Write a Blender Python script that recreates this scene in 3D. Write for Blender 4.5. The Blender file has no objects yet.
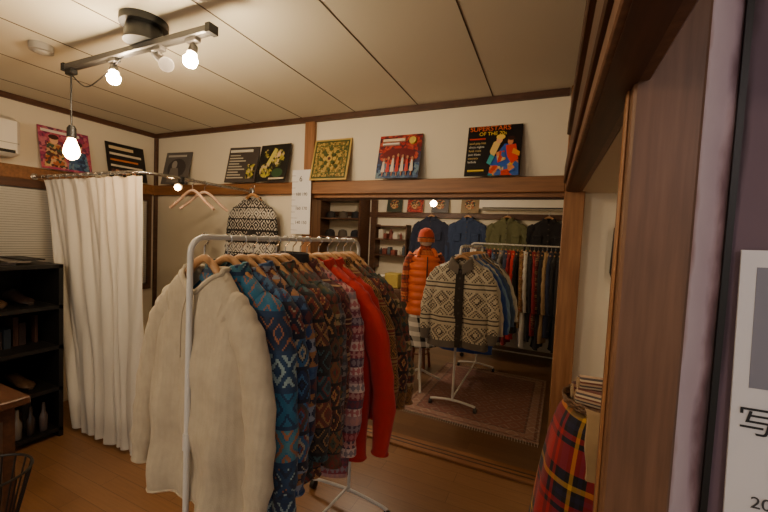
import bpy, math, random
from mathutils import Vector, Matrix
sin,cos,pi=math.sin,math.cos,math.pi
CAMH=1.49
def lin(c):
    r=[]
    for v in c:
        v=v/255.0
        r.append(v/12.92 if v<=0.04045 else ((v+0.055)/1.055)**2.4)
    return (r[0],r[1],r[2],1.0)
# ---------------------------------------------------------------- nodes
class NT:
    def __init__(s,name):
        s.m=bpy.data.materials.new(name); s.m.use_nodes=True
        s.t=s.m.node_tree; s.bs=s.t.nodes['Principled BSDF']
    def n(s,ty,**k):
        nd=s.t.nodes.new(ty)
        for a,b in k.items(): setattr(nd,a,b)
        return nd
    def l(s,a,b): s.t.links.new(a,b)
    def math(s,op,a,b=None,c=None):
        nd=s.n('ShaderNodeMath',operation=op)
        for i,v in enumerate((a,b,c)):
            if v is None: continue
            if isinstance(v,(int,float)): nd.inputs[i].default_value=v
            else: s.l(v,nd.inputs[i])
        return nd.outputs[0]
    def xyz(s):
        tc=s.n('ShaderNodeTexCoord'); sp=s.n('ShaderNodeSeparateXYZ'); s.l(tc.outputs['Object'],sp.inputs[0])
        s.tc=tc
        return sp.outputs
    def ramp(s,f,stops,const=True):
        nd=s.n('ShaderNodeValToRGB'); cr=nd.color_ramp
        if const: cr.interpolation='CONSTANT'
        while len(cr.elements)<len(stops): cr.elements.new(0.5)
        for e,(p,c) in zip(cr.elements,stops): e.position=p
        for e,(p,c) in zip(cr.elements,stops): e.color=lin(c)
        s.l(f,nd.inputs[0]); return nd.outputs[0]
    def mix(s,f,a,b,bt='MIX'):
        nd=s.n('ShaderNodeMixRGB',blend_type=bt)
        for i,v in enumerate((f,a,b)):
            if isinstance(v,(int,float)): nd.inputs[i].default_value=v
            elif isinstance(v,tuple): nd.inputs[i].default_value=lin(v) if len(v)==3 else v
            else: s.l(v,nd.inputs[i])
        return nd.outputs[0]
    def noise(s,scale,detail=3,vec=None,stretch=None):
        nd=s.n('ShaderNodeTexNoise'); nd.inputs['Scale'].default_value=scale; nd.inputs['Detail'].default_value=detail
        if stretch:
            mp=s.n('ShaderNodeMapping'); mp.inputs['Scale'].default_value=stretch
            s.l(s.tc.outputs['Object'],mp.inputs[0]); s.l(mp.outputs[0],nd.inputs['Vector'])
        else: s.l(s.tc.outputs['Object'],nd.inputs['Vector'])
        return nd.outputs['Fac']
    def bump(s,h,st,dist=0.01):
        nd=s.n('ShaderNodeBump'); nd.inputs['Strength'].default_value=st; nd.inputs['Distance'].default_value=dist
        s.l(h,nd.inputs['Height']); s.l(nd.outputs[0],s.bs.inputs['Normal'])
    def fin(s,col,rough=0.8,metal=0):
        if isinstance(col,tuple): s.bs.inputs['Base Color'].default_value=lin(col)
        else: s.l(col,s.bs.inputs['Base Color'])
        s.bs.inputs['Roughness'].default_value=rough; s.bs.inputs['Metallic'].default_value=metal
        return s.m
_c={}
def solid(c,rough=0.6,metal=0,name=None):
    if not isinstance(c,tuple): return c
    k=(c,rough,metal)
    if k not in _c:
        t=NT(name or 'paint_%d_%d_%d'%c); t.xyz(); f=t.noise(6)
        col=t.mix(t.math('MULTIPLY',f,0.25),c,tuple(int(v*0.75) for v in c))
        _c[k]=t.fin(col,rough,metal)
    return _c[k]
def art(name,cols,scale=40):
    t=NT(name); t.xyz(); v=t.n('ShaderNodeTexVoronoi'); v.inputs['Scale'].default_value=scale; t.l(t.tc.outputs['Object'],v.inputs['Vector'])
    sp=t.n('ShaderNodeSeparateXYZ'); t.l(v.outputs['Color'],sp.inputs[0])
    c=t.ramp(sp.outputs[0],[(i/len(cols),q) for i,q in enumerate(cols)]); n=t.noise(60,3)
    return t.fin(t.mix(t.math('MULTIPLY',n,.5),c,(30,24,24)),.35)
def wood(name,a,b,st=(1,1,12),rough=0.5,sc=4):
    t=NT(name); t.xyz(); f=t.noise(sc,5,stretch=st); g=t.noise(2,2)
    c=t.ramp(f,[(0.3,a),(0.7,b)],False); c=t.mix(t.math('MULTIPLY',g,0.35),c,tuple(int(v*.6) for v in a))
    t.bump(f,0.15,0.003); return t.fin(c,rough)
def plaster(name,c,rough=0.9,var=0.12):
    t=NT(name); t.xyz(); f=t.noise(2.5,4); g=t.noise(180,2)
    col=t.mix(t.math('MULTIPLY',f,var*2),c,tuple(int(v*.8) for v in c))
    t.bump(g,0.15,0.002); return t.fin(col,rough)
def emit(name,c,st):
    t=NT(name); t.bs.inputs['Base Color'].default_value=lin(c)
    t.bs.inputs['Emission Color'].default_value=lin(c); t.bs.inputs['Emission Strength'].default_value=st
    return t.m
def fabric(name,kind,cols,fx=8,fz=8,amp=0.3,cols2=None,snap=0.006,rough=0.95,rib=0,ks=.9):
    t=NT(name); o=t.xyz(); x,y,z=o[0],o[1],o[2]
    sx=t.math('ADD',x,t.math('MULTIPLY',y,ks)); sz=z
    if kind=='cowichan': sx=t.math('ABSOLUTE',x)
    if snap:
        sx=t.math('SNAP',sx,snap); sz=t.math('SNAP',z,snap)
    ev=lambda cs:[(i/len(cs),c) for i,c in enumerate(cs)]
    X=t.math('MULTIPLY',sx,fx); Z=t.math('MULTIPLY',sz,fz)
    px=t.math('PINGPONG',X,0.5); pz=t.math('PINGPONG',Z,0.5)
    if kind=='solid': col=t.mix(t.math('MULTIPLY',t.noise(5,4),0.4),cols[0],tuple(int(v*.78) for v in cols[0]))
    elif kind=='zig':
        f=t.math('FRACT',t.math('ADD',Z,t.math('MULTIPLY',px,amp*2))); col=t.ramp(f,ev(cols))
    elif kind=='stripe':
        col=t.ramp(t.math('FRACT',Z),ev(cols))
    elif kind=='plaid':
        a=t.ramp(t.math('FRACT',X),ev(cols)); b=t.ramp(t.math('FRACT',Z),ev(cols2 or cols)); col=t.mix(0.5,a,b)
    elif kind in('diamond','cowichan'):
        f=t.math('FRACT',t.math('MULTIPLY',t.math('ADD',px,pz),amp*5)); a=t.ramp(f,ev(cols))
        band=t.math('FRACT',t.math('MULTIPLY',Z,0.5)); m=t.math('GREATER_THAN',band,0.72)
        b=t.ramp(t.math('FRACT',t.math('MULTIPLY',Z,4)),ev(cols2 or cols)); col=t.mix(m,a,b)
    elif kind=='fair':
        row=t.math('FLOOR',Z)
        a=t.ramp(t.math('FRACT',t.math('MULTIPLY',row,0.37)),ev(cols))
        b=t.ramp(t.math('FRACT',t.math('MULTIPLY',row,0.61)),ev(cols2 or cols[::-1]))
        pz2=t.math('PINGPONG',t.math('FRACT',Z),0.5)
        m=t.math('GREATER_THAN',px,pz2); col=t.mix(m,a,b)
    elif kind=='native':
        row=t.math('FLOOR',Z); fr=t.math('FRACT',Z); pr=t.math('PINGPONG',fr,0.5)
        a=t.ramp(t.math('FRACT',t.math('MULTIPLY',row,0.381)),ev(cols))
        d=t.math('FRACT',t.math('MULTIPLY',t.math('ADD',px,pr),amp*5))
        b=t.ramp(t.math('FRACT',t.math('ADD',t.math('MULTIPLY',row,0.27),t.math('MULTIPLY',d,0.5))),ev(cols2))
        m=t.math('GREATER_THAN',d,0.5); col=t.mix(m,a,b)
        ln=t.math('LESS_THAN',pr,0.06); col=t.mix(ln,col,cols2[0])
    n=t.noise(30,3); col=t.mix(t.math('MULTIPLY',n,0.3),col,(30,24,20))
    h=t.noise(350,2)
    if rib: h=t.math('ADD',h,t.math('MULTIPLY',t.math('SINE',t.math('MULTIPLY',x,rib)),0.3))
    t.bump(h,0.35,0.003); m=t.fin(col,rough)
    try:t.bs.inputs['Sheen Weight'].default_value=0.1
    except: pass
    return m
# ---------------------------------------------------------------- mesh builder
class B:
    def __init__(s): s.v=[];s.f=[];s.mi=[];s.mats=[]
    def m(s,mat):
        if mat not in s.mats: s.mats.append(mat)
        return s.mats.index(mat)
    def face(s,idx,mat): s.f.append(tuple(idx)); s.mi.append(s.m(mat))
    def quad(s,pts,mat):
        n=len(s.v); s.v+= [tuple(p) for p in pts]; s.face(range(n,n+len(pts)),mat)
    def box(s,x0,x1,y0,y1,z0,z1,mat,bv=0.0):
        xs,ys,zs=sorted((x0,x1)),sorted((y0,y1)),sorted((z0,z1))
        if bv<=0:
            n=len(s.v)
            for z in zs:
                s.v+=[(xs[0],ys[0],z),(xs[1],ys[0],z),(xs[1],ys[1],z),(xs[0],ys[1],z)]
            for q in((3,2,1,0),(4,5,6,7),(0,1,5,4),(1,2,6,5),(2,3,7,6),(3,0,4,7)): s.face([n+i for i in q],mat)
        else:
            def R(z,i):
                a,b,c,d=xs[0]+i,xs[1]-i,ys[0]+i,ys[1]-i; e=bv
                return [(a+e,c,z),(b-e,c,z),(b,c+e,z),(b,d-e,z),(b-e,d,z),(a+e,d,z),(a,d-e,z),(a,c+e,z)]
            s.loft([R(zs[0],bv),R(zs[0]+bv,0),R(zs[1]-bv,0),R(zs[1],bv)],mat,caps=(1,1))
    def loft(s,rings,mat,caps=(0,0),close=True,matfn=None,skip=None):
        n=len(s.v);k=len(rings[0])
        for r in rings: s.v+=[tuple(p) for p in r]
        for i in range(len(rings)-1):
            mm=matfn(i) if matfn else mat
            for j in range(k if close else k-1):
                if skip and skip(i,j): continue
                a=n+i*k+j;b=n+i*k+(j+1)%k
                s.face((a,b,b+k,a+k),mm)
        if caps[0]: s.face([n+j for j in range(k)][::-1],mat)
        if caps[1]: s.face([n+(len(rings)-1)*k+j for j in range(k)],mat)
        return n
    def tube(s,pts,r,mat,seg=8,caps=True,closed=False,ref=None,matfn=None):
        P=[Vector(p) for p in pts]; m=len(P); rings=[]
        N=None
        for i,p in enumerate(P):
            if closed: T=P[(i+1)%m]-P[i-1]
            else: T=P[min(i+1,m-1)]-P[max(i-1,0)]
            if T.length<1e-9: T=Vector((0,0,1))
            T.normalize()
            if ref is not None: N=Vector(ref)
            elif N is None: N=Vector((0,0,1)) if abs(T.z)<0.9 else Vector((1,0,0))
            N=(N-T*N.dot(T)).normalized(); U=T.cross(N)
            rr=r[i] if isinstance(r,(list,tuple)) else r
            ra,rb=rr if isinstance(rr,tuple) else (rr,rr)
            rings.append([p+U*ra*cos(2*pi*j/seg)+N*rb*sin(2*pi*j/seg) for j in range(seg)])
        if closed: rings.append(rings[0])
        s.loft(rings,mat,(caps and not closed,caps and not closed),matfn=matfn)
    def cyl(s,p0,p1,r,mat,seg=20,r2=None): s.tube([p0,p1],[r,r if r2 is None else r2],mat,seg)
    def sph(s,c,r,mat,seg=20,rows=12,sc=(1,1,1)):
        rings=[]
        for i in range(rows+1):
            a=pi*i/rows
            rings.append([(c[0]+r*sc[0]*max(sin(a),1e-3)*cos(2*pi*j/seg),c[1]+r*sc[1]*max(sin(a),1e-3)*sin(2*pi*j/seg),c[2]-r*sc[2]*cos(a)) for j in range(seg)])
        s.loft(rings,mat,(1,1))
    def make(s,name,loc=(0,0,0),rot=(0,0,0),smooth=True,parent=None):
        me=bpy.data.meshes.new(name); me.from_pydata(s.v,[],s.f); me.update()
        for mt in s.mats: me.materials.append(mt)
        for p,i in zip(me.polygons,s.mi): p.material_index=i
        if smooth:
            me.polygons.foreach_set('use_smooth',[True]*len(me.polygons))
            try: me.set_sharp_from_angle(angle=math.radians(40))
            except Exception: pass
        ob=bpy.data.objects.new(name,me); bpy.context.collection.objects.link(ob)
        ob.location=loc; ob.rotation_euler=rot
        if parent: ob.parent=parent
        return ob
def smoothpath(pts,n):
    P=[Vector(p) for p in pts]; out=[]
    for i in range(n+1):
        t=i/n*(len(P)-1); k=min(int(t),len(P)-2); u=t-k
        a=P[max(k-1,0)];b=P[k];c=P[k+1];d=P[min(k+2,len(P)-1)]
        out.append(0.5*((2*b)+(c-a)*u+(2*a-5*b+4*c-d)*u*u+(-a+3*b-3*c+d)*u**3))
    return out
def text(name,body,loc,size,mat,parent=None,rot=(pi/2,0,0),al='LEFT'):
    cu=bpy.data.curves.new(name,'FONT'); cu.body=body; cu.size=size; cu.align_x=al; cu.extrude=0.0003
    cu.materials.append(mat)
    ob=bpy.data.objects.new(name,cu); bpy.context.collection.objects.link(ob)
    ob.location=loc; ob.rotation_euler=rot
    if parent: ob.parent=parent
    return ob
# ---------------------------------------------------------------- materials
M_wall=plaster('plaster_cream',(228,219,198))
M_ceil=plaster('ceiling_board',(212,206,186),var=0.05)
M_seam=solid((70,52,38),0.8)
M_beam=wood('beam_wood',(150,98,52),(112,68,34),(1.5,14,14))
M_beamx=wood('beam_wood_x',(156,106,62),(120,78,42),(1,14,14))
M_post=wood('post_wood',(124,88,64),(96,66,46),(14,14,1))
M_postl=wood('post_wood_light',(164,116,74),(130,86,50),(14,14,1))
M_dark=wood('dark_beam',(92,60,42),(58,40,28),(14,1,14))
M_trim=wood('trim_wood',(96,62,42),(68,42,28),(3,3,10))
M_hang=wood('hanger_wood',(190,144,96),(160,112,68),(2,10,10),0.35)
M_metalw=solid((206,204,198),0.3,0.0,'white_enamel')
M_chrome=solid((190,190,190),0.25,1.0)
M_black=solid((16,15,15),0.5)
M_blackg=solid((8,8,8),0.5)
M_white=solid((236,232,222),0.6)
def floor_mat(name,a,b):
    t=NT(name); o=t.xyz()
    br=t.n('ShaderNodeTexBrick'); mp=t.n('ShaderNodeMapping'); t.l(t.tc.outputs['Object'],mp.inputs[0]); t.l(mp.outputs[0],br.inputs[0])
    br.inputs['Scale'].default_value=1; br.inputs['Brick Width'].default_value=0.9; br.inputs['Row Height'].default_value=0.1
    br.inputs['Mortar Size'].default_value=0.0012; br.inputs['Color1'].default_value=lin(a); br.inputs['Color2'].default_value=lin(b); br.inputs['Mortar'].default_value=lin((90,60,36))
    f=t.noise(4,5,stretch=(1.5,22,1)); c=t.mix(t.math('MULTIPLY',f,0.6),br.outputs[0],tuple(int(v*.65) for v in b))
    t.bump(f,0.08,0.002); return t.fin(c,0.32)
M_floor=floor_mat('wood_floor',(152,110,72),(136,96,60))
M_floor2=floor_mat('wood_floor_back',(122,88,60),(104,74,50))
# ---------------------------------------------------------------- room
XL,XR,YB,H=-3.61,0.05,2.41,2.40
YF=5.5
def boxobj(name,*a,bv=0.0,loc=None):
    b=B(); b.box(*a,bv); return b.make(name,smooth=False)
boxobj('floor',XL-.1,2.0,-2.2,YB,-.05,0,M_floor)
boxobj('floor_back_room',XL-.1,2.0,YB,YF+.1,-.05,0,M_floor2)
b=B(); b.box(XL,2.0,-2.2,YB,H,H+.05,M_ceil)
for sx in (-3.30,-2.81,-2.32,-1.84,-1.36,-.875,-.38): b.box(sx-.003,sx+.003,-2.2,YB,H-.0015,H+.001,M_seam)
b.make('ceiling',smooth=False)
boxobj('ceiling_back_room',XL,2.0,YB+.1,YF,H,H+.05,M_ceil)
boxobj('wall_left',XL-.1,XL,-2.2,YF,0,H,M_wall)
b=B(); b.box(XL,-1.80,YB,YB+.1,0,H,M_wall); b.box(-1.80,0.06,YB,YB+.1,1.88,H,M_wall)
b.make('wall_back',smooth=False)
boxobj('wall_far',XL,2.0,YF,YF+.1,0,H,M_wall)
boxobj('wall_back_room_right',0.42,0.5,YB+.1,YF,0,H,M_wall)
boxobj('wall_alcove_back',0.16,1.2,2.44,2.50,0,H,M_wall)
boxobj('wall_alcove_side',1.1,1.2,.95,2.44,0,H,M_wall)
b=B(); b.box(0.15,1.1,.90,2.44,1.80,1.84,plaster('soffit_board',(206,192,166))); b.make('ceiling_alcove',smooth=False)
# trims
b=B(); b.box(XL,XR,YB-.025,YB,H-.04,H,M_trim); b.make('trim_1',smooth=False)
b=B(); b.box(XL,XL+.025,-2.2,YB-.025,H-.04,H,M_trim); b.make('trim_2',smooth=False)
b=B(); b.box(XL+.03,.06,YB-.045,YB,1.80,1.895,M_beamx,.004); b.box(-1.72,.06,YB-.01,YB+.11,1.775,1.80,M_beamx); b.box(-1.72,.06,YB+.03,YB+.05,1.765,1.776,M_dark); b.make('trim_3',smooth=False)
b=B(); b.box(XL,XL+.045,-2.2,YB,1.80,1.895,M_beamx,.004); b.make('trim_4',smooth=False)
b=B(); b.box(-1.80,-1.71,YB-.03,YB+.1,0,H-.04,M_postl,.004); b.make('trim_5',smooth=False)
b=B(); b.box(.06,.165,YB-.06,YB+.1,0,H,M_postl,.004); b.make('trim_6',smooth=False)
b=B(); b.box(-1.71,.06,YB-.02,YB+.12,0,.018,M_beamx,.003)
for yy in(.02,.06): b.box(-1.71,.06,YB+yy,YB+yy+.012,.0175,.0195,M_dark)
b.make('trim_7',smooth=False)
b=B(); b.box(XL,XL+.03,YB-.03,YB,0,H-.04,M_trim,.003); b.make('trim_8',smooth=False)
b=B()
b.box(.062,.15,-.5,YB-.06,1.80,1.845,M_post,.003)
b.box(.075,.13,-.5,YB-.06,1.797,1.80,M_dark)
b.box(.050,.16,-.5,YB-.06,1.845,1.94,M_dark,.004)
b.box(.075,.14,-.5,YB-.06,1.94,2.12,M_beam)
b.box(.050,.15,-.5,YB-.06,2.12,2.18,M_dark,.004)
b.box(.075,.14,-.5,YB-.06,2.18,H,M_dark)
b.make('trim_9',smooth=False)
b=B(); b.box(.125,.232,.82,.93,0,H,M_post,.005); b.box(.120,.125,.855,.88,0,1.80,M_postl,.002); b.make('trim_10',smooth=False)
t=NT('peeling_paint'); o=t.xyz(); n=t.noise(6,5,stretch=(3,1,.8))
e=t.math('ADD',o[0],t.math('MULTIPLY',t.math('SUBTRACT',n,0.5),0.05))
zz=t.math('MULTIPLY',t.math('SUBTRACT',o[2],1.2),0.01); e=t.math('SUBTRACT',e,zz)
c=t.ramp(e,[(0.0,(150,112,88)),(0.238,(176,144,140)),(0.246,(206,190,196)),(0.270,(186,166,176)),(0.282,(110,84,92)),(0.290,(60,46,50)),(0.303,(104,86,98))],False)
M_peel=t.fin(c,0.8)
b=B(); b.box(.232,1.2,.87,.94,0,H,M_peel); b.make('wall_right',smooth=False)
b=B(); b.box(.290,.30,.862,.87,0,H,M_black); b.box(.250,.285,.866,.8705,2.02,2.12,solid((214,206,40),.6)); b.make('trim_11',smooth=False)
# poster
Mp=solid((222,220,224),0.5)
b=B(); b.box(0,.32,-.004,0,-.62,0,Mp); b.box(.022,.30,-.005,-.004,-.245,-.03,solid((128,128,142),.5)); 
b.box(.06,.26,-.0055,-.005,-.22,-.10,solid((92,92,104),.5))
po=b.make('exhibition_poster',(.312,.861,1.497),(0,-.02,0),smooth=False)
text('poster_title','写真展',(.008,-.006,-.325),.056,solid((30,30,34),.6),po)
text('poster_date','2023.10',(.034,-.006,-.46),.03,solid((60,60,64),.6),po)
text('poster_line','exhibition',(.055,-.006,-.40),.022,solid((60,60,64),.6),po)
# ---------------------------------------------------------------- left wall things
b=B()
Mf=M_trim
b.box(XL,XL+.04,.9,2.34,.88,.93,Mf); b.box(XL,XL+.04,.9,2.34,1.74,1.80,Mf)
for yy in(.9,1.60,2.31): b.box(XL,XL+.04,yy,yy+.03,.93,1.74,Mf)
b.box(XL+.001,XL+.006,.945,2.32,.93,1.74,solid((130,130,128),.3))
Mbl=solid((226,224,214),.5)
z=.94
while z<1.73:
    for (a,c2) in((.95,1.595),(1.65,2.305)):
        b.quad([(XL+.012,a,z),(XL+.012,c2,z),(XL+.024,c2,z+.016),(XL+.024,a,z+.016)],Mbl)
    z+=.018
b.make('window_1',smooth=False)
b=B(); b.box(XL+.002,XL+.19,.62,1.315,1.93,2.20,M_white,.025); b.box(XL+.185,XL+.194,.66,1.28,1.955,1.975,M_black); b.box(XL+.189,XL+.1935,.64,1.30,2.02,2.024,solid((160,158,150),.6))
b.make('air_conditioner')
b=B(); x0,x1,y0,y1=-3.56,-3.03,.50,1.38
b.box(x0,x1,y0,y0+.025,0,1.2,M_black); b.box(x0,x1,y1-.025,y1,0,1.2,M_black); b.box(x0,x0+.015,y0,y1,0,1.2,M_black)
for z in(.04,.33,.62,.90,1.18): b.box(x0,x1,y0,y1,z,z+.025,M_black)
b.make('black_bookshelf',smooth=False)
random.seed(3)
b=B()
for zb in(.065,.645):
    y=y0+.04
    while y<y1-.07:
        w=random.uniform(.015,.045);h=random.uniform(.10,.2)
        c=random.choice([(60,58,62),(70,62,58),(44,30,28),(90,80,70),(30,40,52),(70,42,30),(24,22,24)])
        if random.random()<.6: b.box(x1-.32-random.random()*.05,x1-.16-random.random()*.05,y,y+w,zb,zb+h,solid(c,.6))
        y+=w+.004
b.make('shelf_books',smooth=False)
def shoe(name,x,y,z,c,rz):
    b=B(); m=solid(c,.35); rings=[]
    prof=[(0,.030,.055),(.02,.036,.075),(.07,.036,.085),(.10,.034,.075),(.14,.036,.055),(.18,.043,.045),(.22,.046,.040),(.255,.038,.032),(.275,.018,.02)]
    for yy,w,h in prof: rings.append([(w*cos(2*pi*j/16),yy,max(.008,.012+h*(.5+.5*sin(2*pi*j/16)))) for j in range(16)])
    b.loft(rings,m,(1,1))
    so=[[(w*1.05*cos(2*pi*j/16),yy,.006+(.004*sin(2*pi*j/16))) for j in range(16)] for yy,w,h in prof]
    b.loft(so,M_black,(1,1))
    b.tube([(.028*cos(a),.055+.04*sin(a),.092) for a in [k*pi/8 for k in range(16)]],.004,M_black,6,closed=True)
    b.make(name,(x,y,z),(0,0,rz))
for zb in(.355,.925):
    for k in range(5):
        c=[(60,36,24),(24,22,24),(80,60,44),(40,30,28),(30,30,36)][(k+int(zb*10))%5]
        shoe('leather_shoe',-3.38,.66+k*.14,zb,c,-pi/2+.05)
b=B()
for i in range(6):
    yy=.95+i*.068; x=-3.08
    Mg=solid([(96,90,84),(70,56,46),(70,74,70),(120,110,100),(60,52,50),(90,80,78)][i],.15)
    b.tube([(x,yy,.065),(x,yy,.07),(x,yy,.17),(x,yy,.20),(x,yy,.25),(x,yy,.26)],[.02,.024,.024,.011,.009,.009],Mg,14)
b.make('bottles')
b=B()
for i in range(9):
    yy=.6+i*.075; b.box(-3.45+.03*(i%2),-3.10,yy,yy+.11,1.206+.012*(i%3),1.216+.012*(i%3),solid([(50,46,50),(110,104,98),(30,28,30)][i%3],.6))
b.make('magazine_pile',smooth=False)
b=B(); Mt=wood('table_wood',(92,58,38),(64,40,26),(2,12,12),.35)
b.box(-2.95,-2.06,.20,.82,.68,.715,Mt,.005); b.box(-2.90,-2.10,.24,.78,.62,.68,Mt)
for (x,y) in((-2.12,.27),(-2.12,.76),(-2.9,.27),(-2.9,.76)): b.box(x-.02,x+.02,y-.02,y+.02,0,.62,Mt)
b.make('side_table',smooth=False)
b=B()
b.tube([(-2.5+.16*cos(a),.55+.12*sin(a),.722) for a in [i*pi/12 for i in range(24)]],.006,M_black,8,closed=True)
b.box(-2.6,-2.35,.45,.68,.7155,.745,M_black,.004); b.make('record_player')
b=B()
cx,cy=-1.90,.62
for i in range(18):
    a=2*pi*i/18; b.tube([(cx+.10*cos(a),cy+.10*sin(a),.004),(cx+.07*cos(a),cy+.07*sin(a),.25),(cx+.13*cos(a),cy+.13*sin(a),.52)],.0035,M_black,6)
for r,z in((.10,.006),(.07,.25),(.13,.52)): b.tube([(cx+r*cos(2*pi*i/30),cy+r*sin(2*pi*i/30),z) for i in range(30)],.005,M_black,6,closed=True)
b.make('wire_basket')
# ---------------------------------------------------------------- curtain + rod
t=NT('curtain_fabric'); t.xyz(); h=t.noise(300,2); t.bump(h,.2,.003)
t.fin((200,196,186),.9); M_cur=t.m
b=B(); rings=[]
xa,xb=-3.46,-2.31; n=260; rows=34
for r in range(rows+1):
    g=r/rows; z=1.80-1.77*g; ring=[]
    xs0=xa+.42*g**.8; xs1=xb+.02*g
    for i in range(n+1):
        u=i/n; x=xs0+(xs1-xs0)*u
        amp=.012+.018*g
        ph=u*2*pi*7+2.2*sin(u*7+1)+1.4*sin(u*17)+.5*sin(g*5+u*4)
        y=1.45+amp*sin(ph)+.008*sin(u*60+g*4+1.5*sin(u*9))*(.4+g)+.006*sin(g*11+u*31)+.014*(1-g)**3*sin(u*2*pi*14)
        ring.append((x+.012*cos(ph)*g+.004*sin(u*90+g*3),y,z+(.006*sin(u*2*pi*14) if r==0 else 0)))
    rings.append(ring)
b.loft(rings,M_cur,close=False)
for i in range(14):
    x=xa+(xb-xa)*(i+.5)/14; b.tube([(x,1.44+.018*cos(a),1.815+.018*sin(a)) for a in [k*pi/6 for k in range(12)]],.0025,M_chrome,6,closed=True)
b.make('fitting_room_curtain')
b=B(); b.tube([(XL+.02,1.44,1.825),(-2.6,1.44,1.825),(-2.40,1.44,1.825),(-2.34,1.47,1.825),(-2.31,1.54,1.825),(-2.31,2.0,1.825),(-2.31,YB-.046,1.825)],.011,M_chrome,10)
b.cyl((-2.31,YB-.052,1.825),(-2.31,YB-.044,1.825),.03,M_chrome); b.cyl((XL+.0,1.44,1.825),(XL+.05,1.44,1.825),.024,M_chrome)
b.make('curtain_rod')
# ---------------------------------------------------------------- hanger + garment
def add_hanger(b,w=.185,mat=None,thin=1):
    mat=mat or M_hang
    path=smoothpath([(-w,0,-.192),(-w*.62,0,-.140),(-w*.28,0,-.086),(0,0,-.064),(w*.28,0,-.086),(w*.62,0,-.140),(w,0,-.192)],24)
    b.tube(path,[(.013*thin,(.007+.009*abs(cos(pi*i/24)))*thin) for i in range(25)],mat,10,ref=(0,1,0))
    hook=[(0,0,-.06),(0,0,-.03),(.004,0,-.022),(.016,0,-.010),(.018,0,.004),(.008,0,.015),(-.008,0,.015),(-.017,0,.004)]
    b.tube(smoothpath(hook,20),.0022,M_chrome,6)
def garment(name,loc,rz,fab,trim=None,L=.68,sw=.205,bw=.245,dp=.04,sl=.55,spread=.06,collar='crew',front=None,fw=.015,seed=0,neck=.07,drop=.03,fold=1.0,hanger=True,sleeve=True,parent=None,pocket=False,cuff=True,lace=False):
    rnd=random.Random(seed); b=B(); trim=trim or fab
    if hanger: add_hanger(b,w=min(.185,sw-.02))
    ph=[rnd.uniform(0,6.3) for _ in range(8)]; N=64; rings=[]
    TOP=7; BODY=24
    def ring(z,hw,d,amp,k,g):
        out=[]
        for j in range(N):
            a=2*pi*j/N; c,s_=cos(a),sin(a)
            x=hw*math.copysign(abs(c)**.82,c); y=d*math.copysign(abs(s_)**.75,s_)
            q=0 if s_<0 else 3
            y+=amp*(sin(x*24+ph[q]+z*2.2)+.6*sin(x*47+ph[q+1]-z*3))*min(1,abs(s_)*2)
            y+=.4*amp*sin(z*30+ph[2]+x*9)*abs(s_)
            x+=.006*sin(z*16+ph[6])*g*math.copysign(1,c)
            wt=max(0,1-k/12)
            zz=z-drop*wt*math.exp(-(x/(neck*.8))**2)*(1 if s_<0 else .08)
            if g>.9: zz+=.006*sin(x*15+ph[7])
            out.append((x,y,zz))
        return out
    k=0
    for i in range(TOP):
        f=i/(TOP-1); rings.append(ring(-.094-.098*f**1.1,neck+(sw-neck)*f,.040+(dp-.040)*f,.001+.002*f,k,0)); k+=1
    z0=-.192
    for j in range(1,BODY+1):
        g=j/BODY; rings.append(ring(z0-(L-.098)*g,sw+(bw-sw)*min(1,g*2.2),dp*(1+.35*min(1,g*2)),(.003+.011*g)*fold,k,g)); k+=1
    hemrows=2 if trim is not fab else 0
    nr=len(rings)
    b.loft(rings,fab,matfn=lambda i:trim if i>=nr-1-hemrows else fab)
    b.tube(rings[-1],.004,trim,6,closed=True)
    r0=rings[0]
    if collar=='crew': b.tube(r0,.009,trim,8,closed=True)
    elif collar=='turtle':
        b.loft([r0,[(x*.92,y*.95,-.098+.03) for x,y,z in r0],[(x*.9,y*.92,-.098+.05) for x,y,z in r0],[(x*1.02,y*1.1,-.098+.045) for x,y,z in r0],[(x*1.05,y*1.15,-.098+.01) for x,y,z in r0]],trim)
    elif collar=='shirt':
        up=[(x*1.0,y*1.0,z+.022) for x,y,z in r0]; out=[(x*1.12,y*1.2-.003,z+.020) for x,y,z in r0]; dn=[(x*1.45,y*1.35-(.008 if y<0 else 0),z-.03) for x,y,z in r0]
        b.loft([r0,up,out,dn],trim,skip=lambda i,j:abs(j-47.5)<1.5)
    elif collar=='shawl':
        up=[(x*1.0,y*1.0,z+.03) for x,y,z in r0]; out=[(x*1.2,y*1.4-.003,z+.028) for x,y,z in r0]; dn=[(x*1.7,y*1.6-(.012 if y<0 else 0),z-.05) for x,y,z in r0]
        b.loft([r0,up,out,dn],trim,skip=lambda i,j:abs(j-47.5)<1.5)
    if front:
        pts=[Vector(r[48]) for r in rings]; w=fw
        n=len(b.v)
        for p in pts: b.v+=[(p.x-w,p.y-.002,p.z),(p.x-w,p.y-.006,p.z),(p.x+w,p.y-.006,p.z),(p.x+w,p.y-.002,p.z)]
        for i in range(len(pts)-1):
            for j in range(3): b.face((n+i*4+j,n+i*4+j+1,n+i*4+j+5,n+i*4+j+4),front)
        for i in range(3,len(pts)-1,4):
            p=pts[i]; b.cyl((p.x,p.y-.010,p.z),(p.x,p.y-.006,p.z),.009,M_btn,12)
    if lace:
        top=Vector(rings[0][48])
        for s in(-1,1): b.tube(smoothpath([(top.x+s*.012,top.y-.010,top.z-.0),(top.x+s*.02,top.y-.022,top.z-.08),(top.x+s*.012,top.y-.03,top.z-.20)],10),.003,fab,6)
    if pocket:
        for sx in(-1,1):
            r=rings[TOP+3]; kk=48+sx*5; p=Vector(r[kk%N]); x0=p.x
            b.box(x0-.05,x0+.05,-dp*1.5-.012,-dp*.8,-.44,-.32,fab,.004); b.box(x0-.052,x0+.052,-dp*1.5-.016,-dp*.8,-.345,-.315,trim,.003)
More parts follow.
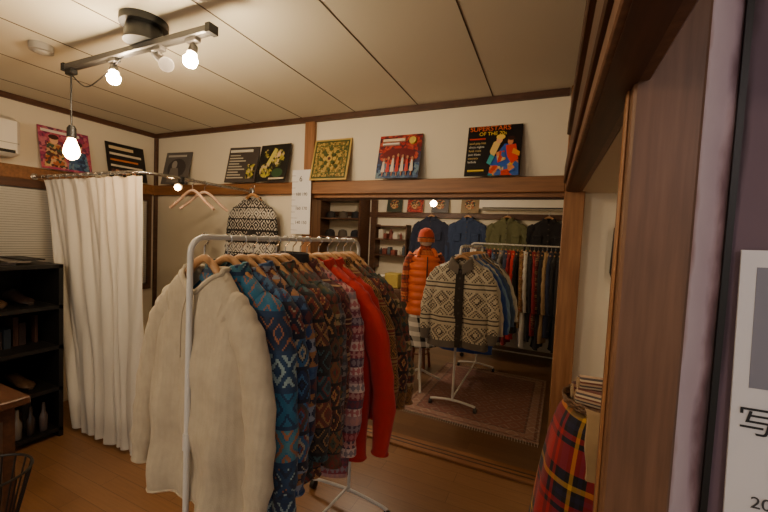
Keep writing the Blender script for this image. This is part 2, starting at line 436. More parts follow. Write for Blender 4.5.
    if sleeve:
        for sx in(-1,1):
            j=rnd.uniform(-.015,.015); e=spread+j*.6
            path=smoothpath([(sx*(sw-.060),0,-.215),(sx*(sw-.012),0,-.245),(sx*(sw+e*.55),.0,-.36),(sx*(sw+e),-.008,-.36-(sl-.14)*.5),(sx*(sw+e*1.1+j),-.02+j,-.20-sl)],26)
            rr=[]
            for i in range(27):
                g=i/26; w=.068-.026*g+.004*sin(i*1.9+ph[3])*(g>.15)+.003*sin(i*.9+ph[4]); d=min(.042,dp)*(1-.12*g)+.003*sin(i*2.3+ph[5])
                if g>.90 and cuff: w*=.84; d*=.85
                rr.append((w,d))
            b.tube(path,rr,fab,20,caps=False,ref=(0,1,0),matfn=lambda i:trim if i>=23 else fab)
            pe=path[-1]; b.tube([(pe.x+.036*cos(a),pe.y+.026*sin(a),pe.z) for a in [k*pi/10 for k in range(20)]],.004,trim,6,closed=True)
    return b.make(name,loc,(0,0,rz),parent=parent)
M_btn=solid((60,44,34),.4)
# fabrics
F_cream=fabric('cream_knit','solid',[(194,180,154)],rib=420)
F_teal=fabric('teal_native','native',[(24,88,118),(26,56,88),(60,110,124),(24,44,72)],fx=11,fz=9,amp=.5,cols2=[(24,50,80),(130,150,150),(24,36,60),(140,88,58),(30,94,126)])
F_blue=fabric('blue_native','native',[(28,44,76),(40,80,116),(64,56,54),(26,30,48)],fx=13,fz=10,amp=.45,cols2=[(26,30,46),(150,138,116),(110,46,40),(50,92,130)])
F_navy=fabric('navy_ikat','fair',[(24,34,62),(36,62,104),(24,26,46),(84,38,40)],fx=24,fz=22,cols2=[(120,126,140),(26,30,56),(140,96,60),(50,80,116)])
F_multi=fabric('dark_multi','native',[(44,36,36),(96,52,38),(36,50,58),(56,46,40)],fx=12,fz=11,amp=.5,cols2=[(28,26,28),(146,108,66),(114,46,36),(56,82,84)])
F_brown=fabric('brown_native','native',[(92,56,38),(48,36,32),(116,74,44),(76,38,32)],fx=16,fz=12,amp=.4,cols2=[(38,30,28),(164,116,70),(114,46,36),(64,70,54)])
F_olive=fabric('olive_fair','fair',[(76,70,46),(110,84,50),(50,44,36),(108,52,38)],fx=30,fz=26,cols2=[(156,134,94),(58,52,40),(114,58,44),(44,62,58)])
F_grey=fabric('charcoal_knit','fair',[(54,50,54),(70,64,66),(44,40,44)],fx=34,fz=26,cols2=[(120,112,106),(80,42,44),(84,84,90)])
F_rust=fabric('maroon_pattern','diamond',[(100,36,34),(58,28,30),(134,90,68),(82,40,44)],fx=16,fz=14,amp=.4,cols2=[(164,130,94),(74,32,32)])
F_pink=fabric('pink_fairisle','fair',[(184,106,108),(140,126,132),(120,60,72),(190,138,130)],fx=38,fz=30,cols2=[(212,186,172),(140,58,68),(170,130,130),(90,64,80)])
F_red=fabric('red_wool','solid',[(186,26,24)])
F_must=fabric('mustard_pattern','diamond',[(136,94,42),(64,44,28),(166,120,58),(86,54,30)],fx=16,fz=16,amp=.5,cols2=[(114,44,30),(156,124,74)])
F_cow=fabric('cowichan_knit','cowichan',[(200,190,166),(200,190,166),(74,66,62),(190,180,156),(112,102,92)],fx=7,fz=7,amp=.42,cols2=[(194,184,160),(70,64,60),(190,180,156)],snap=.012)
F_bwfur=fabric('black_white_nordic','native',[(24,22,24),(30,28,30),(200,196,186)],fx=12,fz=11,amp=.6,cols2=[(22,20,22),(206,202,192),(26,24,26),(196,190,180)],snap=.009)
F_blk=fabric('black_cotton','solid',[(30,29,33)])
F_nvy=fabric('navy_cotton','solid',[(40,48,74)])
F_den=fabric('denim','solid',[(74,100,140)])
F_den2=fabric('denim_dark','solid',[(50,68,104)])
F_olv=fabric('olive_twill','solid',[(108,108,74)])
F_wht=fabric('white_cotton','solid',[(208,204,196)])
F_burg=fabric('burgundy','solid',[(136,28,36)])
F_sky=fabric('sky_blue','solid',[(116,154,198)])
F_roy=fabric('royal_blue','solid',[(40,80,164)])
F_tan=fabric('tan_cotton','solid',[(170,140,100)])
F_grn=fabric('forest_green','solid',[(50,84,64)])
F_gry=fabric('grey_wool','solid',[(126,124,124)])
F_or=fabric('orange_nylon','solid',[(236,104,34)],rough=.45)
F_rusk=fabric('rust_knit','fair',[(170,70,40),(140,56,36),(190,96,54)],fx=30,fz=24,cols2=[(120,50,36),(200,120,70),(100,56,44)])
F_bean=fabric('beanie_knit','solid',[(206,72,36)],rib=500)
F_bwpl=fabric('bw_plaid','plaid',[(220,214,204),(24,24,28),(24,24,28),(220,214,204)],fx=11,fz=11,cols2=[(220,214,204),(20,20,24),(20,20,24),(220,214,204)])
_R=(166,14,24);_K=(18,14,24);_Y=(200,150,44);_N=(28,30,60)
F_tart=fabric('red_tartan','plaid',[_R,_R,_R,_R,_K,_R,_K,_N,_N,_K,_Y,_K,_N,_K],fx=4.4,fz=4.4,cols2=[_R,_R,_R,_R,_R,_K,_R,_K,_N,_K,_Y,_K,_K],snap=.003,ks=-.6)
# ---------------------------------------------------------------- racks
def rack(name,p0,p1,h,foot=.24,r=.0105):
    b=B(); p0=Vector((p0[0],p0[1],0)); p1=Vector((p1[0],p1[1],0)); d=(p1-p0).normalized(); n=Vector((-d.y,d.x,0)); Z=Vector((0,0,1))
    c=.05
    def arc(p,s):
        o=p+d*s*c+Z*(h-c); return [o-d*s*c*cos(a)+Z*c*sin(a) for a in [k*pi/12 for k in range(7)]]
    path=[p0+Z*.07]+[p0+Z*(h*.5)]+arc(p0,1)+arc(p1,-1)[::-1]+[p1+Z*h*.5,p1+Z*.07]
    b.tube(path,r,M_metalw,12)
    for p in(p0,p1):
        b.tube(smoothpath([p-n*foot+Z*.055,p-n*foot*.8+Z*.065,p+Z*.08,p+n*foot*.8+Z*.065,p+n*foot+Z*.055],16),r,M_metalw,10)
        for s in(-1,1):
            q=p+n*foot*s
            b.cyl(q-n*.012+Z*.025,q+n*.012+Z*.025,.025,M_black,16); b.cyl(q+Z*.03,q+Z*.06,.008,M_chrome,8)
        b.cyl(p+Z*(h*.55),p+Z*(h*.55+.05),r+.003,M_metalw,12)
    b.tube([p0+Z*.10,p1+Z*.10],r*.8,M_metalw,10)
    return b.make(name)
RZ=1.465
P0=(-.985,.765); P1=(-.935,1.74)
rack('clothes_rack',P0,P1,RZ,r=.009)
def onrack(y): 
    t=(y-P0[1])/(P1[1]-P0[1]); return (P0[0]+(P1[0]-P0[0])*t,y)
G=[
('cream_sweater',F_cream,F_cream,.735,.83,dict(collar='crew',neck=.088,drop=.075,sl=.60,bw=.225,dp=.045,sw=.175,fold=1.6,spread=.095,lace=True)),
('blue_patterned_jacket',F_teal,F_teal,.75,.90,dict(collar='shirt',front=F_teal,bw=.25,spread=.06,sl=.62)),
('patterned_cardigan',F_blue,F_navy,.75,.96,dict(collar='crew',front=F_navy,spread=.055,sl=.6)),
('patterned_cardigan',F_navy,F_navy,.74,1.01,dict(collar='shirt',front=F_navy,spread=.05)),
('knit_pullover',F_multi,F_multi,.76,1.07,dict(collar='crew',spread=.055)),
('patterned_jacket',F_brown,F_brown,.78,1.125,dict(collar='shirt',front=F_brown,spread=.06,sl=.6)),
('knit_pullover',F_olive,F_olive,.74,1.175,dict(collar='crew',spread=.04)),
('knit_pullover',F_grey,F_blk,.76,1.22,dict(collar='turtle',spread=.045)),
('patterned_jacket',F_rust,F_rust,.80,1.265,dict(collar='shirt',front=F_rust,spread=.02,sl=.6,bw=.225)),
('fair_isle_sweater',F_pink,F_pink,.88,1.31,dict(collar='crew',spread=.055,sl=.66)),
('red_wool_jacket',F_red,F_red,.83,1.39,dict(collar='shirt',front=F_red,spread=.15,sl=.66,dp=.05,bw=.29,sw=.22)),
('red_wool_jacket',F_red,F_red,.70,1.46,dict(collar='shirt',front=F_red,spread=.10,sl=.56,dp=.04,bw=.26)),
('mustard_cardigan',F_must,F_must,.70,1.53,dict(collar='shirt',front=F_must,spread=.125,sl=.58)),
('mustard_cardigan',F_brown,F_must,.66,1.595,dict(collar='crew',front=F_must,spread=.13)),
('knit_pullover',F_olive,F_must,.62,1.66,dict(collar='crew',spread=.13)),
]
random.seed(5)
for i,(nm,fa,tr,L,y,kw) in enumerate(G):
    x,y=onrack(y); garment(nm,(x-(.022 if i==0 else 0),y,RZ-.004),(-.03 if i==0 else -.05+random.uniform(-.06,.06)),fa,tr,L=L,seed=10+i,**kw)
# ---------------------------------------------------------------- back wall items
garment('nordic_sweater',(-2.24,YB-.11,1.855),0,F_bwfur,L=.50,sw=.20,bw=.215,sl=.42,seed=50,collar='crew',spread=.02)
for yy,rz in((1.80,.35),(1.90,.65)):
    b=B(); add_hanger(b,.16,mat=solid((206,170,146),.4),thin=.75); b.make('wooden_hanger',(-2.31,yy,1.822),(0,0,rz))
b=B(); b.box(-.09,.09,-.004,.004,-.5,0,solid((236,238,240),.5),.002)
for i in range(10): b.box(-.09,-.055 if i%2 else -.03,-.005,-.004,-.47+i*.047,-.468+i*.047,M_black)
rb=b.make('height_chart_board',(-1.79,YB-.06,1.985),smooth=False)
for i,s in enumerate(('6','180 190','160 170','140 150')): text('chart_text_%d'%i,s,(-.02 if i==0 else -.05,-.0055,-.09-i*.11),.06 if i==0 else .034,solid((40,40,50),.6),rb)
def record(name,loc,rz,bg,pieces,tilt=-.22,s=.315,txt=None):
    b=B(); b.box(-s/2,s/2,-.003,.003,0,s,solid(bg,.35)); k=0
    for pc in pieces:
        k+=1; y=-.003-.0006*k; c=solid(pc[-1],.35)
        if pc[0]=='r': b.box(pc[1]*s-s/2,pc[3]*s-s/2,y,-.003,pc[2]*s,pc[4]*s,c)
        elif pc[0]=='p':
            pts=[(u*s-s/2,y,v*s) for u,v in pc[1]]; b.quad(pts,c)
        else:
            cx,cz,rx,rz_=pc[1]*s-s/2,pc[2]*s,pc[3]*s,pc[4]*s
            r=[(cx+rx*cos(2*pi*i/20),y,cz+rz_*sin(2*pi*i/20)) for i in range(20)]; r2=[(p[0],-.003,p[2]) for p in r]
            b.loft([r2,r],c,(0,1))
    ob=b.make(name,loc,(tilt,0,rz),smooth=False)
    if txt:
        for i,(s_,x,z,sz,c) in enumerate(txt): text('cover_text_%d'%i,s_,(x*s-s/2,-.003-.0006*(k+2),z*s),sz*s,solid(c,.4),ob)
    return ob
zl=1.897; yb=YB-.085
A_pink=art('cover_art_pink',[(170,60,110),(210,120,140),(120,50,90),(200,90,110)],45)
A_mix=art('cover_art_mix',[(200,110,60),(60,90,70),(230,180,140),(90,50,50),(220,190,120)],55)
A_red=art('cover_art_red',[(190,50,46),(140,34,40),(214,90,60),(100,40,50)],60)
A_blue=art('cover_art_blue',[(60,90,140),(90,130,170),(40,60,100),(120,150,170)],50)
A_fig=art('cover_art_figure',[(60,110,200),(230,70,40),(250,190,60),(240,150,90),(40,150,170),(240,210,150)],30)
A_yel=art('cover_art_yellow',[(200,190,60),(60,70,40),(150,140,50),(220,200,150),(30,30,26)],50)
A_gold=art('cover_art_gold',[(190,160,80),(120,110,50),(70,84,40),(206,176,96),(150,120,60)],90)
# ornate gold / green
pc=[('r',.04,.04,.96,.96,(60,72,36)),('r',.08,.08,.92,.92,A_gold),('r',.16,.16,.84,.84,(70,84,40)),('r',.18,.18,.82,.82,A_gold)]
for k in range(16):
    a=k*pi/8; pc.append(('e',.5+.25*cos(a),.5+.25*sin(a),.045,.045,(186,156,76) if k%2 else (70,80,40)))
for k in range(8):
    a=k*pi/4; pc.append(('e',.5+.13*cos(a),.5+.13*sin(a),.045,.045,(70,80,40) if k%2 else (196,166,84)))
pc+=[('e',.5,.5,.08,.08,(200,170,90)),('e',.5,.5,.04,.04,(90,50,34))]
record('record_sleeve',(-1.54,yb,zl),.0,(196,166,90),pc,s=.325)
pc=[('r',.0,.60,1,1,A_red),('r',0,0,1,.34,A_blue),('e',.5,.50,.46,.20,A_red),('e',.5,.55,.38,.14,(110,30,36))]
for i in range(7):
    x=.16+i*.113; h=.60-.03*abs(i-3)
    pc+= [('p',[(x-.045,.14),(x+.045,.14),(x+.020,h-.12),(x-.020,h-.12)],(196,56,52) if i%2 else (220,206,190)),('e',x,h-.08,.024,.036,(196,140,104)),('r',x-.010,.05,x+.010,.14,(190,130,96))]
pc+=[('r',.1,.84,.62,.90,(230,210,180)),('r',.1,.76,.5,.80,(230,224,210)),('e',.8,.84,.08,.08,(214,190,80))]
record('record_sleeve',(-.985,yb,zl),0,(60,60,90),pc)
pc=[('p',[(.44,.0),(.98,.0),(.96,.28),(.70,.36),(.48,.22)],A_fig),
('p',[(.46,.2),(.62,.5),(.70,.62),(.86,.60),(.9,.32),(.74,.18)],(44,90,190)),
('p',[(.50,.30),(.62,.62),(.58,.70),(.50,.66),(.44,.48)],(236,200,120)),
('e',.60,.70,.055,.07,(236,180,130)),('e',.62,.76,.08,.05,(250,210,90)),('e',.80,.66,.05,.068,(220,140,90)),('e',.81,.72,.065,.04,(60,30,24)),
('p',[(.72,.58),(.90,.60),(.96,.30),(.84,.22),(.76,.36)],(226,60,40)),('p',[(.86,.52),(.98,.44),(.97,.36),(.84,.42)],(240,160,50)),('p',[(.56,.44),(.70,.50),(.74,.30),(.60,.24)],A_fig),
('e',.56,.14,.10,.05,A_fig),('e',.80,.12,.12,.06,A_fig),('p',[(.46,.42),(.40,.24),(.47,.20),(.54,.36)],(60,170,180)),
('r',.06,.08,.36,.11,(230,200,60)),('r',.05,.72,.34,.74,(220,60,40))]
record('record_sleeve',(-.355,yb,zl),0,(16,14,20),pc,s=.33,txt=[('SUPERSTARS',.04,.885,.135,(240,110,40)),('OF THE 70s',.22,.79,.10,(240,210,60))]+[(w_,.05,.62-.075*q,.06,(230,230,220) if q%2 else (230,200,120)) for q,w_ in enumerate(('soul pop hits','disco nights','funk rock','jazz blues','country','ballads'))])
pc=[('r',.06,.75-.08*i,.4+.1*(i%3),.78-.08*i,(190,186,170)) for i in range(9)]+[('r',.06,.85,.8,.92,(220,216,200)),('r',.7,.1,.94,.5,A_yel)]
record('record_sleeve',(-2.42,yb,zl),.08,(70,64,62),pc)
pc=[('e',.3,.3,.22,.20,A_yel),('e',.66,.62,.20,.24,A_yel),('e',.66,.72,.06,.07,(220,190,150)),('e',.7,.22,.18,.12,(50,80,50)),('e',.25,.75,.10,.12,A_yel),('r',.45,.05,.95,.09,(220,210,180)),('p',[(.3,.5),(.5,.9),(.6,.85),(.42,.45)],(200,190,90))]
record('record_sleeve',(-2.08,yb-.01,zl),-.05,(26,26,26),pc)
record('record_sleeve',(-3.24,yb,zl),.1,(96,92,90),[('e',.5,.5,.35,.3,(60,56,58)),('e',.4,.6,.10,.13,(150,146,140)),('p',[(.2,.05),(.7,.05),(.55,.5),(.28,.5)],(120,114,108)),('r',.1,.85,.8,.91,(180,176,168))])
record('record_sleeve',(XL+.10,1.63,zl),pi/2,A_pink,[('p',[(.05,.05),(.5,.05),(.4,.6),(.15,.65)],A_mix),('e',.28,.70,.08,.10,(230,180,140)),('e',.28,.77,.10,.06,(70,40,36)),('p',[(.5,.05),(.95,.05),(.9,.5),(.6,.55)],A_blue),('e',.74,.62,.09,.11,(226,186,150)),('e',.74,.70,.11,.06,(60,40,40)),('r',.05,.87,.8,.93,(240,230,220))],s=.335)
record('record_sleeve',(XL+.10,2.09,zl),pi/2,(30,28,30),[('r',.08,.66,.9,.72,(220,210,190)),('r',.08,.5,.8,.55,(200,120,50)),('r',.08,.34,.9,.39,(220,210,190)),('r',.08,.14,.7,.26,A_mix),('r',.08,.82,.7,.9,(220,200,160))],s=.33)
# ---------------------------------------------------------------- ceiling light
M_gl=emit('lamp_glow',(255,224,180),560); M_gl2=emit('pendant_glow',(255,190,118),110)
b=B(); ty=1.07; tz=2.30
b.cyl((-1.70,ty,H),(-1.70,ty,H-.03),.095,M_blackg,32); b.cyl((-1.70,ty,H-.03),(-1.70,ty,tz),.07,M_blackg,32,.08)
b.box(-2.32,-1.28,ty-.019,ty+.019,tz-.03,tz,solid((70,68,66),.4),.004)
for x in(-2.32,-1.28): b.box(x-.012,x+.012,ty-.022,ty+.022,tz-.033,tz+.003,M_black)
b.make('track_light_rail')
M_lampb=solid((96,92,88),.4)
def spot(name,x,dx,dy,glow,body):
    b=B(); b.box(x-.03,x+.03,ty-.015,ty+.015,tz-.05,tz-.03,body,.003)
    b.cyl((x,ty,tz-.05),(x,ty,tz-.07),.006,body)
    p=Vector((x,ty,tz-.075)); d=Vector((dx,dy,-.6)).normalized()
    b.sph(p,.012,body,12,8)
    if glow:
        b.tube([p-d*.015,p+d*.02,p+d*.025],[.016,.019,.021],body,20)
        q=p+d*.025; b.tube([q,q+d*.01,q+d*.03,q+d*.05,q+d*.062],[.012,.018,.028,.024,.008],M_gl,20)
    else:
        b.tube([p-d*.07,p-d*.065,p+d*.03,p+d*.085,p+d*.11,p+d*.11,p+d*.085],[.008,.013,.015,.018,.030,.026,.014],body,24)
        b.tube([p,p+Vector((0,.02,.02)),p+Vector((0,.0,.03))],.004,body,6)
    b.make(name)
spot('spotlight',-1.92,.25,-.15,True,M_lampb)
spot('spotlight',-1.385,.1,-.2,True,M_lampb)
spot('spotlight',-1.60,1.0,-.3,False,M_lampb)
b=B(); b.box(-2.31,-2.25,ty-.015,ty+.015,tz-.055,tz-.03,M_black,.003)
b.tube(smoothpath([(-2.28,ty,tz-.05),(-2.28,ty,2.1),(-2.275,ty,1.98)],10),.004,M_black,8)
b.tube(smoothpath([(-1.85,ty,tz-.03),(-2.0,ty-.01,2.19),(-2.15,ty,2.17),(-2.27,ty,2.24)],20),.003,M_black,6)
b.tube([(-2.275,ty,1.99),(-2.275,ty,1.975),(-2.275,ty,1.925)],[.012,.02,.021],M_black,16)
b.tube([(-2.275,ty,1.925),(-2.275,ty,1.91),(-2.275,ty,1.88),(-2.275,ty,1.85),(-2.275,ty,1.825),(-2.275,ty,1.815)],[.014,.02,.031,.036,.024,.005],M_gl2,20)
b.make('pendant_lamp')
b=B(); b.cyl((-2.45,1.02,H),(-2.45,1.02,H-.035),.05,solid((150,146,138),.5),24); b.sph((-2.45,1.02,H-.035),.035,solid((150,146,138),.5),16,8,(1,1,.4)); b.make('smoke_detector')
b=B(); b.box(-2.325,-2.295,1.70,1.73,1.79,1.84,M_black,.003); b.tube([(-2.31,1.715,1.80),(-2.30,1.70,1.78),(-2.29,1.68,1.765)],[.012,.02,.028],M_black,16)
b.sph((-2.288,1.672,1.76),.02,emit('clip_glow',(255,200,130),60),14,10); b.make('clip_lamp')
# ---------------------------------------------------------------- blankets + tray in alcove
cx,cy=.23,1.60
b=B(); rings=[]
for r in range(26):
    g=r/25; z=.87-.86*g; R=.135+.15*g**.55; ring=[]
    for j in range(110):
        a=2*pi*j/110; k=R*(1+(.02+.05*g)*sin(a*5+1+g)+.03*g*sin(a*11)); ring.append((cx+k*cos(a)*1.0,cy+k*sin(a),z+.01*sin(a*3)))
    rings.append(ring)
b.loft(rings,F_tart,caps=(1,0)); b.make('tartan_blanket_stack')
M_wick=wood('wicker',(120,84,50),(70,46,28),(30,30,30),.6)
b=B()
for k in range(3):
    z=.888+k*.011; R=.132+.003*k
    b.tube([(cx+R*1.05*cos(2*pi*j/40),cy+R*sin(2*pi*j/40),z+.003*(-1)**(j+k)) for j in range(40)],.006,M_wick,6,closed=True)
for j in range(20):
    a=2*pi*j/20; b.tube([(cx+.128*1.05*cos(a),cy+.128*sin(a),.882),(cx+.138*1.05*cos(a),cy+.138*sin(a),.915)],.004,M_wick,6)
b.cyl((cx,cy,.882),(cx,cy,.888),.13,M_wick,30)
b.make('wicker_tray')
Fr1=fabric('roll_beige','stripe',[(190,160,130),(120,70,60),(210,190,160),(90,80,80)],fz=40,snap=0)
b=B()
def roll(c,d,L,r,fab):
    c=Vector(c); d=Vector(d).normalized()
    b.tube([c-d*L/2,c-d*(L/2-.006),c+d*(L/2-.006),c+d*L/2],[r*.85,r,r,r*.85],fab,20)
    u=d.cross(Vector((0,0,1))).normalized(); w=u.cross(d)
    for e in(-1,1):
        b.tube([c+d*e*(L/2+.001)+u*(r*.85*k/40)*cos(k*.5)+w*(r*.85*k/40)*sin(k*.5) for k in range(2,41)],.003,F_tan,5)
roll((cx-.02,cy-.075,.926),(1,-.25,0),.17,.034,Fr1); roll((cx-.01,cy-.0,.93),(1,.1,.0),.21,.036,F_rust); roll((cx+.0,cy+.07,.93),(1,.2,0),.18,.036,Fr1); roll((cx-.01,cy-.03,.975),(1,.15,0),.18,.028,Fr1)
b.make('textile_rolls')
b=B()
for k,(fa,dx) in enumerate(((F_tan,.0),(F_wht,.045),(F_olv,.09))):
    rings=[]
    for r in range(14):
        g=r/13; x=cx-.055+dx
        y=cy-.125-.07*min(1,g*2.2)-.06*g-.006*k; z=.912-.004*k-(.20+.04*k)*max(0,g-.1)
        wv=.004*sin(g*9+k)
        rings.append([(x-.024+wv,y,z),(x+.024+wv,y,z),(x+.022+wv,y-.012,z-.002),(x-.022+wv,y-.012,z-.002)])
    b.loft(rings,fa,(1,1))
b.make('folded_scarves')
b=B(); b.tube([(.34,2.41,1.62),(.34,2.41,1.60),(.34,2.41,1.35),(.34,2.41,1.30)],[.006,.018,.024,.008],M_black,12); b.tube([(.34,2.41,1.62),(.34,2.435,1.64)],.004,M_black,6); b.make('folded_umbrella')
# ---------------------------------------------------------------- back room
F_rug=NT('persian_rug_fabric'); t=F_rug; o=t.xyz()
ax=t.math('ABSOLUTE',o[0]); ay=t.math('ABSOLUTE',o[1])
ex=t.math('SUBTRACT',.56,ax); ey=t.math('SUBTRACT',.70,ay); e=t.math('MINIMUM',ex,ey)
bord=t.ramp(t.math('MULTIPLY',e,3.5),[(0,(150,126,110)),(.06,(88,60,56)),(.14,(150,122,108)),(.36,(80,62,62)),(.42,(120,80,72))])
px=t.math('PINGPONG',t.math('MULTIPLY',t.math('SNAP',o[0],.01),7),.5); py=t.math('PINGPONG',t.math('MULTIPLY',t.math('SNAP',o[1],.01),7),.5)
mt=t.ramp(t.math('FRACT',t.math('MULTIPLY',t.math('ADD',px,py),2.5)),[(0,(126,82,74)),(.4,(94,76,76)),(.6,(160,136,120)),(.8,(110,74,68))])
col=t.mix(.5,bord,mt); h=t.noise(200,2); t.bump(h,.4,.005); t.fin(col,.95)
b=B(); b.box(-.56,.56,-.70,.70,0,.012,F_rug.m,.004)
for i in range(56):
    x=-.55+i*.02
    for s in(-1,1): b.tube([(x,s*.70,.006),(x+.004,s*.735,.003)],.0025,F_wht,4)
b.make('persian_rug',(-.52,3.62,.001),(0,0,-.03))
rack('clothes_rack',(-.70,3.17),(-.70,4.30),1.44,foot=.2)
garment('cowichan_cardigan',(-.67,3.09,1.425),0.12,F_cow,fabric('cowichan_trim','solid',[(104,96,88)]),L=.74,sw=.215,bw=.25,dp=.05,sl=.58,spread=.075,collar='shawl',front=fabric('cow_placket','solid',[(48,42,38)]),fw=.035,seed=71,drop=.07)
for i,(nm,fa) in enumerate((('white_shirt',F_wht),('blue_jacket',F_roy),('light_blue_shirt',F_sky),('white_shirt',F_wht),('blue_jacket',F_roy),('denim_shirt',F_den),('tan_jacket',F_tan),('navy_parka',F_nvy),('white_shirt',F_wht),('denim_shirt',F_den2),('grey_pullover',F_gry))):
    garment(nm,(-.69,3.27+i*.085,1.44),random.uniform(-.08,.08),fa,L=.72+.07*((i*5)%3),seed=80+i,collar='shirt',front=fa,spread=.10+.03*(i%3),bw=.26+.015*(i%2))
rack('clothes_rack',(-.95,4.92),(.19,4.92),1.47,foot=.22)
cl=[('white_blouse',F_wht),('black_coat',F_blk),('green_coat',F_grn),('black_coat',F_blk),('burgundy_sweater',F_burg),('patterned_blouson',F_blue),('black_coat',F_blk),('grey_coat',F_gry),('navy_coat',F_nvy),('burgundy_sweater',F_burg),('burgundy_sweater',F_red),('black_coat',F_blk),('patterned_blouson',F_must),('white_blouse',F_wht),('black_coat',F_blk),('burgundy_sweater',F_burg),('patterned_blouson',F_rust),('black_coat',F_blk),('tan_coat',F_tan),('navy_coat',F_nvy),('black_coat',F_blk),('black_coat',F_blk)]
for i,(nm,fa) in enumerate(cl):
    garment(nm,(-.89+i*.048,4.92,1.47),pi/2+random.uniform(-.12,.12),fa,L=.90+.24*((i*7)%4)/3,seed=100+i,collar='shirt',dp=.034,bw=.25,spread=.03,sl=.60,neck=.07)
b=B(); b.box(XL,.42,YF-.05,YF,1.82,1.90,M_trim,.003); b.make('trim_12',smooth=False)
b=B(); b.box(-2.72,-2.62,YF-.06,YF,0,H,M_trim,.003); b.make('trim_13',smooth=False)
for x,nm,fa in((-1.66,'navy_jacket',F_nvy),(-1.11,'denim_jacket',F_den2),(-.56,'olive_jacket',F_olv),(-.03,'black_jacket',F_blk)):
    garment(nm,(x,YF-.13,1.92),0,fa,L=.62,sw=.23,bw=.26,collar='shirt',front=fa,pocket=True,seed=int(-x*100),spread=.05)
b=B(); b.box(-.95,.2,YF-.18,YF-.002,1.95,2.10,M_white,.02); b.box(-.9,.15,YF-.184,YF-.179,1.965,1.98,M_black); b.make('air_conditioner')
for i,(x,c) in enumerate(((-1.1,(140,120,90)),(-1.55,(90,90,96)),(-1.95,A_red),(-2.3,(60,70,60)))):
    record('record_sleeve',(x,YF-.09,1.902),0,c,[('e',.5,.5,.3,.3,A_mix),('r',.1,.8,.9,.9,(30,30,30))],s=.26)
b=B()
for z in(1.15,1.45,1.75,2.05): b.box(-3.55,-2.75,5.1,5.45,z,z+.025,M_trim)
for x in(-3.55,-2.77): b.box(x,x+.025,5.1,5.45,0,2.2,M_trim)
for z in(.3,.7): b.box(-3.55,-2.75,5.1,5.45,z,z+.025,M_trim)
b.make('wooden_shelf',smooth=False)
for zz in(1.475,1.775):
    for k in range(3):
        b=B(); x=-3.38+k*.24; c=solid([(40,36,38),(90,80,70),(28,30,40)][k],.8)
        b.tube([(x,5.26,zz),(x,5.26,zz+.006)],[.115,.112],c,28); b.tube([(x,5.26,zz+.004),(x,5.26,zz+.06),(x,5.26,zz+.10),(x,5.26,zz+.115)],[.08,.076,.062,.02],c,28)
        b.make('felt_hat')
b=B()
for z in(1.20,1.45,1.66): b.box(-2.58,-2.02,YF-.20,YF-.002,z,z+.02,M_trim)
for x in(-2.58,-2.04): b.box(x,x+.02,YF-.2,YF-.002,1.0,1.70,M_trim)
b.make('display_shelf',smooth=False)
random.seed(9)
b=B()
for z in(1.221,1.471):
    x=-2.52
    while x<-2.12:
        w=random.uniform(.04,.09); h=random.uniform(.06,.17); c=random.choice([(210,204,190),(60,56,58),(150,120,80),(120,60,50),(80,90,100)])
        if random.random()<.5: b.tube([(x+w/2,YF-.1,z),(x+w/2,YF-.1,z+h*.7),(x+w/2,YF-.1,z+h*.8),(x+w/2,YF-.1,z+h)],[w*.45,w*.45,w*.2,w*.2],solid(c,.4),14)
        else: b.box(x,x+w,YF-.16,YF-.05,z,z+h,solid(c,.5),.004)
        x+=w+.015
b.make('shelf_trinkets')
# dressed mannequin
mx,my=-1.14,3.55
b=B()
def eltorso(rows,mat,N=40,matfn=None,caps=(0,0)):
    rings=[]
    for z,hw,d in rows: rings.append([(hw*cos(2*pi*j/N),d*sin(2*pi*j/N),z) for j in range(N)])
    b.loft(rings,mat,caps,matfn=matfn)
rows=[]
for i in range(21):
    g=i/20; z=1.40-.20*g; rows.append((z,.06+.10*min(1,g*1.8)**.6,.052+.05*min(1,g*1.6)**.7))
eltorso(rows,F_rusk)
rows=[]
for i in range(61):
    g=i/60; z=1.335-.60*g
    hw=.122+.038*min(1,g*5)**.6; d=.088+.03*min(1,g*4)**.7
    pf=1+.10*abs(sin(g*pi*8)); rows.append((z,hw*pf,d*pf))
eltorso(rows,F_or,caps=(0,1))
for s in(-1,1):
    b.tube(smoothpath([(s*.06,-.055,1.395),(s*.085,-.085,1.36),(s*.09,-.105,1.32)],6),.018,F_or,10)
eltorso([(1.39,.058,.053),(1.41,.055,.052),(1.44,.055,.052)],F_rusk)
b.sph((0,0,1.49),.08,solid((190,170,150),.6),24,16,(.85,1,1.1))
eltorso([(1.465,.078,.090),(1.46,.084,.096),(1.51,.086,.097),(1.512,.08,.09),(1.55,.075,.085),(1.585,.055,.062),(1.605,.02,.022)],F_bean,caps=(0,1),matfn=lambda i:F_rusk if i<3 else F_bean)
b.tube([(0,-.125,1.32),(0,-.135,1.1),(0,-.13,.76)],.006,M_black,6)
for s in(-1,1):
    b.tube(smoothpath([(s*.12,0,1.33),(s*.165,0,1.26),(s*.195,-.01,1.08),(s*.20,-.06,.86)],16),[.052-.018*i/16+.003*sin(i*2) for i in range(17)],F_rusk,16)
rows=[(.78-.36*i/14,.13+.05*i/14+.0,.10+.05*i/14) for i in range(15)]
eltorso(rows,F_bwpl)
b.cyl((0,0,.05),(0,0,1.45),.016,M_metalw)
for k in range(3):
    a=k*2*pi/3+.4; b.tube([(0,0,.16),(.14*cos(a),.14*sin(a),.08),(.26*cos(a),.26*sin(a),.012)],.012,M_metalw,8)
b.make('dressed_mannequin',(mx,my,0),(0,0,.5))
b=B(); Mst=wood('stool_wood',(120,62,44),(84,42,30),(10,10,2),.35)
b.cyl((0,0,.42),(0,0,.455),.15,Mst,28)
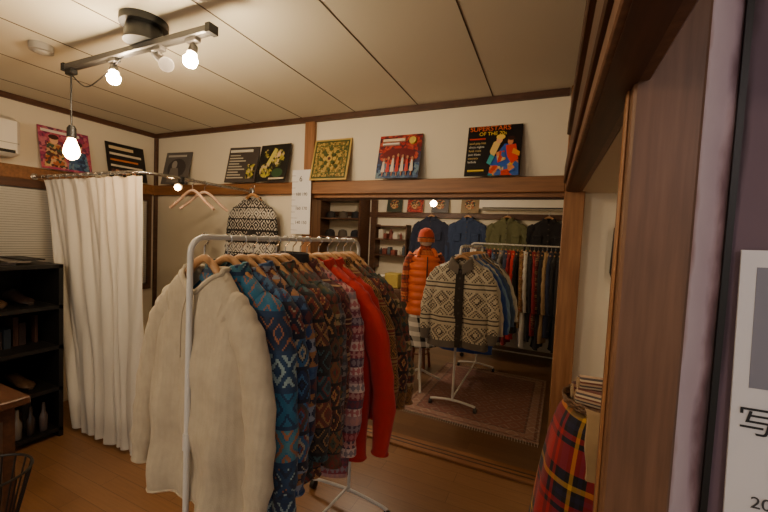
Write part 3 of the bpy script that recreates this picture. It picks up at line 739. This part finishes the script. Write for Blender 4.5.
for k in range(4):
    a=k*pi/2+pi/4; b.cyl((.10*cos(a),.10*sin(a),.42),(.15*cos(a),.15*sin(a),.0),.016,Mst,10)
b.tube([(.125*cos(a),.125*sin(a),.2) for a in [k*pi/12 for k in range(24)]],.008,Mst,6,closed=True)
b.make('wooden_stool',(-1.30,3.98,0))
b=B(); b.box(-2.5,-1.75,4.5,4.95,.05,.8,M_dark,.006)
for k in range(3): b.box(-2.47,-1.78,4.49,4.5,.09+k*.235,.30+k*.235,M_trim,.003); b.cyl((-2.12,4.47,.2+k*.235),(-2.12,4.49,.2+k*.235),.012,M_chrome,10)
for x in(-2.46,-1.8):
    for y in(4.54,4.9): b.box(x-.02,x+.02,y-.02,y+.02,0,.05,M_dark)
b.make('drawer_cabinet',smooth=False)
b=B(); b.box(-2.4,-2.1,4.6,4.85,.8,.95,M_white,.01); b.box(-2.05,-1.85,4.6,4.8,.8,1.0,solid((170,150,70),.6),.01); b.make('storage_boxes',smooth=False)
b=B(); b.tube([(-1.25,4.1,H),(-1.25,4.1,1.98)],.004,M_black,6); b.tube([(-1.25,4.1,1.99),(-1.25,4.1,1.94)],[.014,.02],M_black,12)
b.sph((-1.25,4.1,1.905),.035,emit('back_bulb',(255,216,160),150),16,10); b.make('pendant_lamp')
def globe(name,x,y,z,r,st,c):
    b=B(); b.cyl((x,y,H),(x,y,H-.02),r*.5,M_white,32); b.cyl((x,y,H-.02),(x,y,z+r*.9),.006,M_white,8); b.sph((x,y,z),r,emit(name+'_glow',c,st),28,14); b.make(name)
globe('fill_globe',-1.3,-.75,2.0,.13,60,(255,228,194))  # added fill light behind the camera, brightens front room and ceiling
globe('fill_globe',-1.9,3.7,2.22,.10,105,(255,228,196))  # added fill for the back room, hidden above the lintel
globe('fill_globe',.75,-.6,2.05,.09,48,(250,230,230))  # unseen fill on the corridor side, lights post and right wall
b=B(); b.cyl((.75,1.7,1.80),(.75,1.7,1.785),.08,M_white,24); b.sph((.75,1.7,1.785),.07,emit('alcove_glow',(255,228,196),40),20,10,(1,1,.4)); b.make('alcove_fill')  # added fill hidden behind the near post, brightens alcove soffit and wall
# ---------------------------------------------------------------- camera + world
w=bpy.data.worlds.new('world'); bpy.context.scene.world=w; w.use_nodes=True
w.node_tree.nodes['Background'].inputs[0].default_value=(1,.92,.80,1); w.node_tree.nodes['Background'].inputs[1].default_value=.45
cam=bpy.data.cameras.new('camera'); co=bpy.data.objects.new('camera',cam); bpy.context.collection.objects.link(co)
cam.sensor_width=36; cam.lens=366/768*36; cam.clip_start=.02
X=Vector((812,-56,366)).normalized(); Y=Vector((166,11,-366)); Y=(Y-X*Y.dot(X)).normalized(); Zv=X.cross(Y)
R=Matrix(((X.x,X.y,X.z),(Y.x,Y.y,Y.z),(Zv.x,Zv.y,Zv.z)))
co.matrix_world=Matrix.Translation((0,0,CAMH))@R.to_4x4()
bpy.context.scene.camera=co
